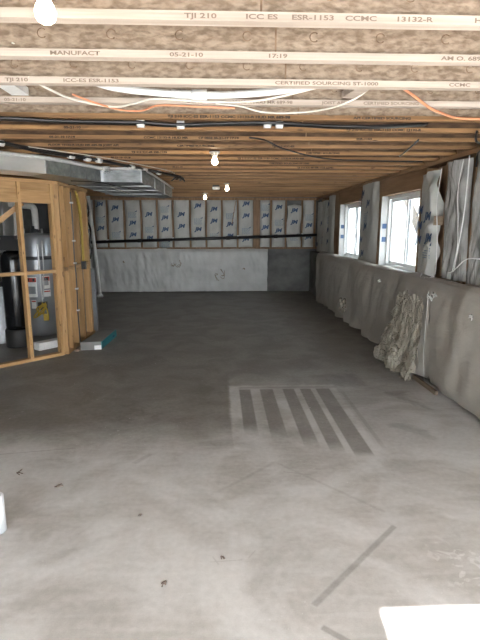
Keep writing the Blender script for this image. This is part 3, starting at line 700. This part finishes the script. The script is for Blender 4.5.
# torn fibreglass
random.seed(11)
b = B(); POLY = [(4.80, .92), (5.15, .95), (5.5, .84), (5.72, .52), (5.92, .16), (5.85, .03), (5.4, .0), (4.98, .0), (4.80, .14)]
def inside(y, z):
    c = False; n = len(POLY)
    for i in range(n):
        (y1, z1), (y2, z2) = POLY[i], POLY[i - 1]
        if (z1 > z) != (z2 > z) and y < (y2 - y1) * (z - z1) / (z2 - z1) + y1: c = not c
    return c
def wool(y, z, k=0.):
    f = Vector((y * 7 + z * 1.5, z * 3.2, 3 + k)); g = Vector((y * 19, z * 9, 1 + k))
    d = (.05 - .025 * min(1, z)) * (1 - 2 * abs(noise.noise(f))) + .022 * noise.noise(g) + .016 * noise.noise(g * 2.6)
    low = max(0, 1 - z / .5)
    return 2.095 - .10 * low * (.6 + noise.noise(Vector((y * 4, 8, k)))) - d * (.6 + .5 * low)
i = b.mi('fiber'); NU, NV = 96, 84; V = {}
for u in range(NU + 1):
    for v in range(NV + 1):
        y = 4.72 + 1.3 * u / NU; z = .006 + 1.0 * v / NV
        V[u, v] = b.bm.verts.new((wool(y, z), y, z))
for u in range(NU):
    for v in range(NV):
        y = 4.72 + 1.3 * (u + .5) / NU; z = .006 + (v + .5) / NV
        if inside(y + .10 * noise.noise(Vector((y * 6, z * 8, 1))), z + .10 * noise.noise(Vector((y * 9, z * 3, 5)))): b.face([V[u, v], V[u + 1, v], V[u + 1, v + 1], V[u, v + 1]], i, True)
bmesh.ops.delete(b.bm, geom=[v for v in b.bm.verts if not v.link_faces], context='VERTS')
for k in range(26):
    y = random.uniform(4.98, 5.85); r = random.uniform(.03, .06); z = max(r * 1.1, abs(random.gauss(.06, .07)))
    b.blob((wool(y, z) + .01, y, z), (r * .8, r, r * random.uniform(1, 1.7)), 'fiber', .5, 9, 3)
for k in range(520):
    y = random.uniform(4.8, 5.92); z = random.random() ** 1.5 * .9
    if not inside(y, z): continue
    p0 = Vector((wool(y, z) + .004, y, z)); d = Vector((random.uniform(-.045, .01), random.gauss(0, .035), random.gauss(-.05, .05)))
    p1 = p0 + d * .6; p2 = p0 + d * 1.1 + Vector((.008, random.gauss(0, .012), -.01))
    p1.z = max(p1.z, .006); p2.z = max(p2.z, .005)
    b.tube([p0, p1, p2], [.006, .005, .004, .003, .0015], 'fiber', 4)
tf = build(b, 'torn_insulation', 'shaggy torn fibreglass spilling from blanket under the nearer window', 'insulation', kind='stuff')
b = B()     # a smaller tuft farther along
for k in range(9): b.blob((2.07 + random.uniform(-.03, .03), 8.02 + random.gauss(0, .07), .36 + random.gauss(0, .07)), (.03, .035, .05), 'fiber', .4, 9, 2)
build(b, 'insulation_tuft', 'small tuft of torn fibreglass low under the farther window', 'insulation')

# ------------------------------------------------------------------ utility room framing
C0 = Vector((-2.04, 6.16)); dd = Vector((-.705, -.709)); nn = Vector((-.709, .705))   # along the angled wall, into the utility room
def dp(t, n=0.): q = C0 + dd * t + nn * n; return (q.x, q.y)
def dbox(t0, t1, z0, z1, m, n0=0., n1=.089):
    b = B(); b.prism([dp(t0, n0), dp(t1, n0), dp(t1, n1), dp(t0, n1)], z0, z1, m); return b
T = 1.35
build(dbox(0, T, 0, .038, 'studh'), 'bottom_plate', 'wooden floor plate under the angled stud wall', 'plate')
build(dbox(0, T, 2.16, 2.198, 'studh'), 'top_plate', 'wooden top plate of the angled stud wall below the duct', 'plate')
studs = [(.0, 'right end stud of the angled wall, at the corner of the utility room'), (.40, 'middle stud of the angled wall between black tank and grey heater'), (.82, 'stud of the angled wall beyond the left edge of the photo'), (1.24, 'last stud of the angled wall far out of the photo')]
for t0, lab in studs[:3]: build(dbox(t0, t0 + .038, .039, 2.159, 'stud'), 'wall_stud', 'wooden ' + lab, 'stud')
bays = [(.040, .398), (.44, .818)]
for k, (a, c) in enumerate(bays):
    side = ('right bay above the heater', 'left bay above the black tank')[k]
    build(dbox(a, c, 1.075, 1.113, 'studh'), 'blocking_rail', 'horizontal wooden rail halfway up the angled wall, ' + ('in front of heater' if k == 0 else 'in front of black tank'), 'rail')
    build(dbox(a, c, 1.925, 1.963, 'studh'), 'blocking_rail', 'horizontal wooden rail under the header boards, ' + side, 'rail')
    build(dbox(a, c, 2.075, 2.159, 'studh', .02, .06), 'header_board', 'upper header board in the ' + side, 'board')
    build(dbox(a, c, 1.964, 2.073, 'studh', .015, .055), 'header_board', 'lower header board in the ' + side, 'board')
b = B(); b.beam((-2.75, 5.95, 1.62), (-2.40, 6.10, 1.93), .035, .06, 'studh'); build(b, 'diagonal_brace', 'short slanted wooden brace in the upper left bay', 'brace')
# side wall
XS0 = -1.995
def sbox(y0, y1, z0, z1, m, x0=XS0 - .089, x1=XS0):
    b = B(); b.box(x0, x1, y0, y1, z0, z1, m); return b
build(sbox(6.20, 7.56, 0, .038, 'studh'), 'bottom_plate', 'wooden floor plate under the side stud wall', 'plate')
build(sbox(6.20, 7.56, 2.16, 2.198, 'studh'), 'top_plate', 'wooden top plate of the side stud wall', 'plate')
for k, (y0, lab) in enumerate(((6.20, 'first stud of the side wall at the corner'), (6.40, 'second stud of the side wall, just past the corner'), (6.68, 'third stud of the side wall, beside the grey conduit'), (7.02, 'fourth stud of the side wall, beside the yellow cord'), (7.40, 'last stud of the side wall, before the grey panel'))):
    build(sbox(y0, y0 + .038, .039, 2.159, 'stud'), 'wall_stud', 'wooden ' + lab, 'stud')
build(sbox(7.45, 7.488, .039, 2.159, 'stud'), 'wall_stud', 'doubled wooden end stud of the side wall by the white standing pipe', 'stud')
for k, (a, c) in enumerate(((6.24, 6.398), (6.44, 6.678), (6.72, 7.018), (7.06, 7.398))):
    build(sbox(a, c, 1.085, 1.123, 'studh'), 'blocking_rail', 'short wooden rail in the %s bay of the side wall' % ORD[k], 'rail')
# conduit with fasteners between side wall studs
t = thing('flexible_conduit', (-1.99, 6.64, .1), 'thin grey conduit with bright clips running down the side stud wall', 'conduit')
b = B(); b.tube([(-1.975, 6.635, 2.1), (-1.975, 6.66, 1.7), (-1.98, 6.65, 1.3), (-1.975, 6.665, .9), (-1.98, 6.65, .5), (-1.975, 6.66, .04)], .008, 'dgrey', 8); build(b, 'conduit_run', parent=t)
for z in (1.95, 1.45, 1.15, .8, .5):
    b = B(); b.box(-1.992, -1.960, 6.63, 6.685, z, z + .02, 'tag'); build(b, 'clip', parent=t)
t = thing('extension_cord', (-1.98, 7.0, 1.1), 'yellow cord hanging in a long loop on the side stud wall', 'cord')
b = B()
b.tube([(-1.972, 7.03, 1.14), (-1.97, 7.02, 1.4), (-1.965, 6.99, 1.7), (-1.97, 6.92, 2.0), (-1.985, 6.9, 2.12), (-1.97, 6.94, 2.05), (-1.965, 7.03, 1.85), (-1.97, 7.06, 1.5), (-1.97, 7.04, 1.2)], .013, 'yellow', 8)
b.tube([(-1.95, 7.0, 1.2), (-1.95, 6.98, 1.5), (-1.955, 6.95, 1.8), (-1.96, 6.9, 2.08)], .012, 'yellow', 8)
build(b, 'cord_loop', parent=t)
b = B(); b.box(-1.99, -1.935, 6.99, 7.06, 1.05, 1.16, 'black'); build(b, 'plug', parent=t)
cable('electrical_cable', [(-2.03, 7.53, 2.1), (-1.99, 7.56, 1.9), (-2.03, 7.6, 1.75), (-1.98, 7.56, 1.6), (-2.01, 7.58, 1.4), (-1.985, 7.56, 1.3), (-2.02, 7.6, 1.16)], .016, 'black', 'black hose dangling at the end of the side stud wall')
# grey panel behind the side wall
b = B(); b.box(-2.30, -1.99, 7.66, 7.75, .0, 1.0, 'gpanel'); b.box(-2.29, -2.0, 7.655, 7.66, .05, .97, 'gpanel'); build(b, 'grey_metal_panel', 'grey upright metal panel on the floor behind the side stud wall', 'panel')
# white standing pipe at far left corner
t = thing('standing_pipe', (-2.98, 11.6, 0), 'white vertical pipe standing near the far wall behind the stud wall', 'pipe')
b = B(); b.tube([(-2.90, 11.6, .02), (-2.96, 11.6, 1.1), (-3.05, 11.6, 2.36)], .042, 'pvc', 12, False); build(b, 'pipe_run', parent=t)
b = B(); b.lathe((-2.90, 11.6, 0), [(0, 0), (.075, 0), (.07, .05), (.045, .06), (.04, .09), (0, .09)], 'pvc', 18); build(b, 'pipe_base', parent=t)

# ------------------------------------------------------------------ duct
DZ0, DZ1 = 2.203, 2.376
t = thing('air_duct', (-1.9, 6.5, DZ0), 'large grey sheet metal duct hanging over the corner of the stud wall', 'duct')
b = B(); b.prism([(-2.9, 4.29), (-2.28, 4.97), (-1.86, 5.43), (-2.14, 5.72), (-3.2, 4.6)], DZ0, DZ1, 'foil'); build(b, 'smooth_duct_section', parent=t, label='bright smooth section')
b = B(); b.prism([(-1.855, 5.435), (-1.66, 5.86), (-1.50, 6.34), (-1.95, 7.0), (-2.135, 5.725)], DZ0, DZ1, 'galv'); build(b, 'duct_elbow', parent=t)
b = B(); b.prism([(-1.50, 6.345), (-1.0, 6.42), (-.90, 9.43), (-1.12, 9.78), (-1.92, 9.1), (-1.95, 7.005)], DZ0, DZ1, 'galvd'); build(b, 'duct_trunk', parent=t)
for (p, q) in (((-1.86, 5.43), (-1.845, 5.455)), ((-1.70, 5.77), (-1.688, 5.80)), ((-1.60, 6.04), (-1.59, 6.07)), ((-1.50, 6.34), (-1.47, 6.345))):
    b = B(); b.prism([p, q, (q[0] + .012, q[1] - .012), (p[0] + .012, p[1] - .012)], DZ0, DZ1, 'seam'); build(b, 'seam_strip', parent=t)
for (x0, y0, x1, y1) in ((-1.0, 6.40, -1.0, 6.42), (-.967, 7.4, -.965, 7.44), (-.935, 8.4, -.933, 8.44)):
    b = B(); b.box(x0 - .004, x0 + .012, y0 - .004, y1 + .015, DZ0 - .004, DZ1, 'galv'); build(b, 'seam_strip', parent=t)
for y in (6.9, 7.7, 8.5):
    b = B(); b.beam((-1.94, y, DZ0 - .006), (-.95 , y, DZ0 - .006), .03, .012, 'seam'); build(b, 'seam_strip', parent=t)
for (x, y) in ((-1.1, 6.8), (-1.1, 9.0)):
    pass
# white pipe along the duct top edge
t = thing('condensate_pipe', (-1.5, 6.0, 2.33), 'grey white pipe running along the top edge of the duct', 'pipe')
b = B(); b.tube([(-2.93, 4.18, 2.353), (-2.30, 4.88, 2.353), (-1.82, 5.36, 2.353), (-1.62, 5.80, 2.353), (-1.44, 6.25, 2.35)], .022, 'pvcg', 10); build(b, 'pipe_run', parent=t)
b = B(); b.tube([(-1.40, 6.30, 2.362), (-.97, 6.365, 2.362), (-.945, 6.7, 2.36), (-.90, 7.8, 2.355), (-.86, 9.2, 2.35)], .016, 'pvcg', 10); build(b, 'pipe_run', parent=t)
b = B(); b.tube([(-1.45, 6.23, 2.352), (-1.38, 6.31, 2.36)], .028, 'pvc', 10, False)
for k in range(4): b.tube([(-1.42 + .02 * k, 6.24, 2.36), (-1.43 + .03 * k, 6.22, 2.32), (-1.40 + .02 * k, 6.26, 2.30 + .01 * k)], .004, 'steel', 5)
build(b, 'pipe_joint', parent=t)
cable('hanging_wire', [(-1.80, 6.1, 2.19), (-1.5, 6.3, 2.19), (-1.25, 7.0, 2.17), (-1.0, 8.0, 2.18), (-.92, 9.0, 2.19)], .005, 'blackm', 'thin dark wire drooping below the duct from the stud wall corner', 'wire')
cable('hanging_wire', [(-1.95, 6.5, 2.18), (-1.6, 6.45, 2.165), (-1.2, 6.5, 2.17), (-.99, 6.5, 2.19)], .004, 'blackm', 'thin dark wire stretched along the front underside of the duct', 'wire')
cable('hanging_wire', [(-1.5, 6.9, 2.19), (-1.35, 8.0, 2.14), (-1.15, 9.2, 2.19)], .004, 'romex', 'thin pale wire slung under the rear of the duct', 'wire')

# ------------------------------------------------------------------ utility equipment
HX, HY, HR = -2.78, 7.45, .27
t = thing('water_heater', (HX, HY, 0), 'tall grey water heater standing behind the angled stud wall', 'water heater')
b = B(); b.lathe((HX, HY, 0), [(0, .02), (.24, .02), (.25, .06), (HR, .08), (HR, 1.48), (HR - .01, 1.52), (.2, 1.55), (0, 1.56)], 'tank', 40); build(b, 'tank_body', parent=t)
b = B(); b.lathe((HX, HY, 0), [(HR + .001, 1.17), (HR + .004, 1.17), (HR + .004, 1.22), (HR + .001, 1.22)], 'dgrey', 40); build(b, 'dark_band', parent=t)
b = B(); b.lathe((HX, HY, 1.56), [(.07, 0), (.065, .05), (.05, .06), (.05, .10)], 'dgrey', 20); build(b, 'draft_hood', parent=t)
b = B(); b.tube([(HX + .02, HY, 1.60), (HX + .02, HY, 1.86), (HX + .0, HY - .0, 1.93), (HX - .06, HY - .0, 1.955), (HX - .24, HY + .0, 1.965), (HX - .34, HY, 1.98)], .047, 'pvcg', 14); build(b, 'flue_pipe', parent=t)
for dx in (-.12, .14):
    b = B(); b.tube([(HX + dx, HY - .1, 1.52), (HX + dx, HY - .1, 1.62)], .016, 'steel', 8, False); build(b, 'pipe_nipple', parent=t)
th = lambda a, r=HR: (HX + r * math.sin(a), HY - r * math.cos(a))   # 0 faces the room
def curved(a0, a1, z0, z1, m, r=HR + .003):
    b = B()
    def fn(u, v): q = th(a0 + (a1 - a0) * u, r); return Vector((q[0], q[1], z0 + (z1 - z0) * v))
    b.grid(fn, 8, 1, m); return b
for (a0, a1, z0, z1, nm) in ((-.30, .25, .62, .92, 'warning_label'), (.55, .95, .74, .93, 'warning_label'), (.55, .95, .62, .72, 'small_label'), (-.10, .15, .45, .58, 'small_label')):
    lb = build(curved(a0, a1, z0, z1, 'white'), nm, parent=t)
    b = curved(a0 + .02, a1 - .02, z1 - (.075 if nm == 'warning_label' else .03), z1 - .012, 'red', HR + .005); build(b, 'red_heading', parent=lb)
    if nm == 'warning_label':
        b = curved(a0 + .06, a0 + .16, z1 - .065, z1 - .02, 'blackm', HR + .007); build(b, 'printed_symbol', parent=lb)
        b = curved(a1 - .2, a1 - .1, z1 - .065, z1 - .02, 'blackm', HR + .007); build(b, 'printed_symbol', parent=lb)
        b = curved(a0 + .08, a1 - .08, z0 + .05, z0 + .16, 'tank', HR + .005); build(b, 'printed_box', parent=lb)
q = th(.42, HR + .05)
b = B(); b.tube([(q[0], q[1], 1.40), (q[0] + .005, q[1], 1.0), (q[0] + .01, q[1], .55)], .012, 'steel', 8); b.tube([(q[0] + .07, q[1], 1.45), (q[0] + .06, q[1], 1.0), (q[0] + .03, q[1], .6)], .008, 'steel', 8); build(b, 'side_pipe', parent=t)
b = B(); b.box(q[0] - .05, q[0] + .06, q[1] - .03, q[1] + .06, .44, .55, 'dgrey'); build(b, 'gas_valve', parent=t)
b = B()
for k in range(3):
    r = .045 + .02 * k
    b.tube([(q[0] + r * math.cos(a * .6) + .02 * math.sin(k * 3 + a), q[1] - .05 - .01 * k, .44 + r * 1.3 * math.sin(a * .6 + k)) for a in range(12)], .009, 'yellow', 7)
b.tube([(q[0] + .02, q[1] - .05, .55), (q[0] + .09, q[1] - .06, .45), (q[0] + .10, q[1] - .05, .3)], .010, 'yellow', 7)
build(b, 'gas_line_coil', parent=t)
b = B(); b.box(q[0] + .03, q[0] + .10, q[1] - .06, q[1] - .02, .28, .38, 'yellow'); build(b, 'yellow_tag', parent=t)
# black resin tank
TX, TY = -2.835, 6.72
t = thing('softener_tank', (TX, TY, 0), 'tall glossy black tank behind the left bay of the angled wall', 'tank')
b = B(); b.lathe((TX, TY, 0), [(0, .24), (.155, .25), (.160, .30), (.160, 1.20), (.150, 1.27), (.10, 1.32), (.05, 1.33), (0, 1.33)], 'gloss', 32); build(b, 'tank_body', parent=t)
b = B(); b.lathe((TX, TY, 0), [(0, 0), (.172, 0), (.175, .02), (.172, .23), (.165, .25), (0, .25)], 'blackm', 32); build(b, 'tank_base', parent=t)
b = B(); b.box(TX - .14, TX + .12, TY - .09, TY + .1, 1.33, 1.48, 'blackm'); b.box(TX - .10, TX + .08, TY - .1, TY + .02, 1.48, 1.53, 'black'); build(b, 'control_head', parent=t)
b = B(); b.tube([(TX - .05, TY + .1, 1.40), (TX - .06, TY + .25, 1.42), (TX - .05, TY + .32, 1.7), (TX - .06, TY + .34, 2.1)], .018, 'pvcg', 8); b.tube([(TX + .06, TY + .1, 1.40), (TX + .06, TY + .2, 1.42), (TX + .05, TY + .25, 1.8), (TX + .05, TY + .3, 2.1)], .018, 'pvcg', 8); build(b, 'water_pipe', parent=t)
t = thing('brine_tank', (-3.23, 6.98, 0), 'pale plastic tank at the left edge behind the black tank', 'tank')
b = B(); b.lathe((-3.23, 6.98, 0), [(0, 0), (.19, 0), (.20, .03), (.205, .82), (0, .82)], 'paper', 30); build(b, 'tank_body', parent=t)
b = B(); b.lathe((-3.23, 6.98, .82), [(.21, 0), (.21, .03), (.17, .05), (0, .055)], 'blackm', 30); build(b, 'lid', parent=t)
t = thing('furnace', (-2.85, 8.55, 0), 'dark grey furnace cabinet in the shade behind the water heater', 'furnace')
b = B(); b.box(-3.15, -2.55, 8.2, 8.9, .05, 1.55, 'dgrey'); b.box(-3.16, -2.54, 8.19, 8.91, 0, .06, 'blackm'); build(b, 'cabinet', parent=t)
b = B(); b.box(-3.11, -2.59, 8.19, 8.2, .75, 1.5, 'blackm'); build(b, 'access_panel', parent=t)
b = B(); b.box(-3.1, -2.6, 8.25, 8.85, 1.55, 2.37, 'dgrey'); build(b, 'plenum', parent=t)
b = B(); b.tube([(-2.68, 8.12, .9), (-2.68, 8.12, 2.36)], .04, 'pvcg', 10, False); build(b, 'vent_pipe', parent=t)
t = thing('pressure_tank', (-3.35, 7.75, 0), 'dark round tank in the shadow at the left of the utility room', 'tank')
b = B(); b.lathe((-3.35, 7.75, 0), [(0, .08), (.18, .1), (.22, .2), (.22, 1.1), (.18, 1.22), (0, 1.27)], 'blackm', 30); build(b, 'tank_body', parent=t)
b = B(); b.lathe((-3.35, 7.75, 0), [(.17, 0), (.17, .12), (.16, .12)], 'black', 30); build(b, 'base_ring', parent=t)
for k in range(5):
    y0 = 7.3 + .45 * k
    b = B()
    def fn(u, v, y0=y0, k=k):
        return Vector((-3.79 + .09 * (1 - abs(2 * u - 1) ** 4) + .01 * noise.noise(Vector((u * 4, v * 7, k))), y0 + .40 * u, .02 + 2.31 * v))
    b.grid(fn, 10, 20, 'batt'); build(b, 'insulation_batt', 'white faced batt on the left wall seen through the stud wall, %s from the front' % ORD[k], 'insulation', group='batts on the left wall')
for k, y in enumerate((7.9, 8.3)):
    t = None
    cable('water_pipe', [(-3.6, y, 0), (-3.6, y, 2.37)], .02, 'pvcg', 'pale vertical pipe on the left wall, %s one' % ('nearer' if k == 0 else 'farther'), 'pipe', 8)

# ------------------------------------------------------------------ floor items
# white wood offcut inside the utility room
b = B(); b.beam((-2.50, 6.44, .05), (-2.16, 6.83, .05), .14, .10, 'white'); build(b, 'foam_block', 'white block lying on the floor behind the angled stud wall', 'block')
t = thing('flooring_carton', (-1.74, 6.85, 0), 'long grey carton with teal printed side lying by the side stud wall', 'carton')
b = B(); b.prism([(-1.90, 6.40), (-1.63, 6.44), (-1.60, 7.28), (-1.82, 7.30)], 0, .11, 'card'); build(b, 'carton_body', parent=t)
b = B(); b.prism([(-1.631, 6.436), (-1.624, 6.436), (-1.596, 7.25), (-1.603, 7.25)], .004, .108, 'teal'); pt = build(b, 'printed_side', parent=t, label='teal printed side')
b = B(); b.prism([(-1.6165, 6.85), (-1.611, 6.85), (-1.5975, 7.22), (-1.603, 7.22)], .018, .098, 'white'); build(b, 'white_label', parent=pt)
b = B(); b.prism([(-1.611, 6.95), (-1.6075, 6.95), (-1.5985, 7.12), (-1.602, 7.12)], .032, .056, 'blue'); build(b, 'printed_mark', parent=pt)
b = B(); b.prism([(-1.72, 6.419), (-1.63, 6.432), (-1.63, 6.442), (-1.72, 6.43)], .003, .06, 'white'); build(b, 'end_flap', parent=t)
b = B(); b.beam((-1.93, 6.33, .015), (-1.92, 7.2, .015), .06, .028, 'oldwood'); build(b, 'wood_strip', 'thin grey brown strip of wood between carton and side stud wall', 'wood')
# paper roll at left edge
t = thing('paper_roll', (-1.235, 2.42, 0), 'white paper roll standing on the floor at the left edge', 'roll')
b = B(); b.lathe((-1.235, 2.42, 0), [(.033, .002), (.050, 0), (.050, .205), (.035, .206)], 'paper', 28); build(b, 'paper_wrap', parent=t)
b = B(); b.lathe((-1.235, 2.42, 0), [(.034, .205), (.030, .203), (.030, .01), (0, .01)], 'cardin', 24); build(b, 'cardboard_core', parent=t)
def scrap(x, y, s, lab, n):
    random.seed(n); b = B()
    for k in range(3):
        a = random.uniform(0, 6.3)
        b.tube([(x, y, .004), (x + s * .5 * math.cos(a), y + s * .5 * math.sin(a), .012), (x + s * math.cos(a + .5), y + s * math.sin(a + .5), .004)], [.003, .004, .003, .002], 'scrap', 5)
    build(b, 'floor_scrap', lab, 'scrap')
scrap(-1.38, 3.06, .045, 'small curled brown scrap on the floor behind the paper roll', 1)
scrap(-1.07, 2.86, .05, 'dark forked scrap on the floor right of the paper roll', 2)
scrap(-.265, 1.97, .022, 'dark crumbly scrap on the floor near the bottom of the photo', 3)
scrap(-.47, 2.52, .012, 'tiny dark chip in the middle of the near floor', 4)
scrap(-.0, 2.15, .018, 'tiny dark chip on the floor right of the crumbly scrap', 5)

# ------------------------------------------------------------------ outdoors
b = B(); b.box(2.73, 30, -6, 40, .55, .62, 'gravel'); tag(struct(b, 'ground'), None, None)
b = B(); b.box(4.8, 30, 9, 13.9, .60, .72, 'lawn'); o = build(b, 'lawn', 'pale dry grass strip outside the windows', 'grass', kind='stuff')
b = B(); b.box(XL - 4, 8, -14, YB - .2, -.16, -.03, 'gravel'); struct(b, 'patio')
t = thing('neighbouring_house', (6.5, 16, .6), 'white sided house standing outside beyond the windows', 'house')
b = B(); b.box(2.9, 11, 14, 18, .6, 5.5, 'siding')
for k in range(30): b.box(2.895, 11, 13.985, 14, .75 + .15 * k, .76 + .15 * k, 'sidingtrim')
build(b, 'siding_wall', parent=t)
for x in (3.35, 3.95, 4.55, 5.45, 6.15):
    b = B(); b.box(x, x + .12, 13.95, 13.985, .6, 4.2, 'sidingtrim'); build(b, 'corner_trim', parent=t)
b = B(); b.box(4.78, 5.3, 13.94, 13.99, 1.3, 2.5, 'sidingtrim'); hw = build(b, 'house_window', parent=t)
b = B(); b.box(4.84, 5.24, 13.93, 13.94, 1.36, 2.44, 'housepane'); build(b, 'pane', parent=hw)
t = thing('deck_stair', (4.2, 9, .62), 'weathered wooden deck stair descending outside the nearer window', 'stair')
for x in (3.72, 4.7):
    b = B(); b.beam((x, 10.4, 2.85), (x, 7.9, .72), .045, .28, 'deck'); build(b, 'stringer', parent=t)
for k in range(10):
    f = (k + .5) / 10; b = B(); b.box(3.75, 4.68, 10.4 - 2.5 * f - .14, 10.4 - 2.5 * f + .14, 2.92 - 2.13 * f, 2.96 - 2.13 * f, 'deck'); build(b, 'tread', parent=t)

# ------------------------------------------------------------------ light
w = bpy.data.worlds.new('sky'); S.world = w; w.use_nodes = True
bg = w.node_tree.nodes['Background']; bg.inputs[0].default_value = (.90, .955, 1.0, 1); bg.inputs[1].default_value = 14.0
sl = bpy.data.lights.new('sun', 'SUN'); sl.energy = 50; sl.angle = .009; sl.color = (1, .98, .95)
so = bpy.data.objects.new('sun', sl); COL.objects.link(so)
el = math.atan(2.06 / 3.245)
so.rotation_euler = Vector((-.07 * math.cos(el), -math.cos(el), math.sin(el))).to_track_quat('Z', 'Y').to_euler()
so.location = (2, -10, 8)
def portal(x, y, z, sx, sz, rot):
    l = bpy.data.lights.new('sky_portal', 'AREA'); l.shape = 'RECTANGLE'; l.size = sx; l.size_y = sz; l.cycles.is_portal = True
    o = bpy.data.objects.new('sky_portal', l); COL.objects.link(o); o.location = (x, y, z); o.rotation_euler = rot
portal(1.425, YB - .02, 1.03, 1.95, 2.06, (PI / 2, 0, PI))
portal(-1.6, YB - .02, 1.35, 2.2, 1.0, (PI / 2, 0, PI))
portal(2.7, sum(W2) / 2, 1.575, 1.43, 1.05, (0, PI / 2, 0))
portal(2.7, sum(W1) / 2, 1.575, 1.46, 1.05, (0, PI / 2, 0))
S.view_settings.view_transform = 'Standard'; S.view_settings.look = 'None'; S.view_settings.exposure = .82; S.view_settings.gamma = 1.
S.cycles.use_denoising = True
S.cycles.max_bounces = 10; S.cycles.diffuse_bounces = 6
try: S.cycles.sample_clamp_indirect = 8
except Exception: pass
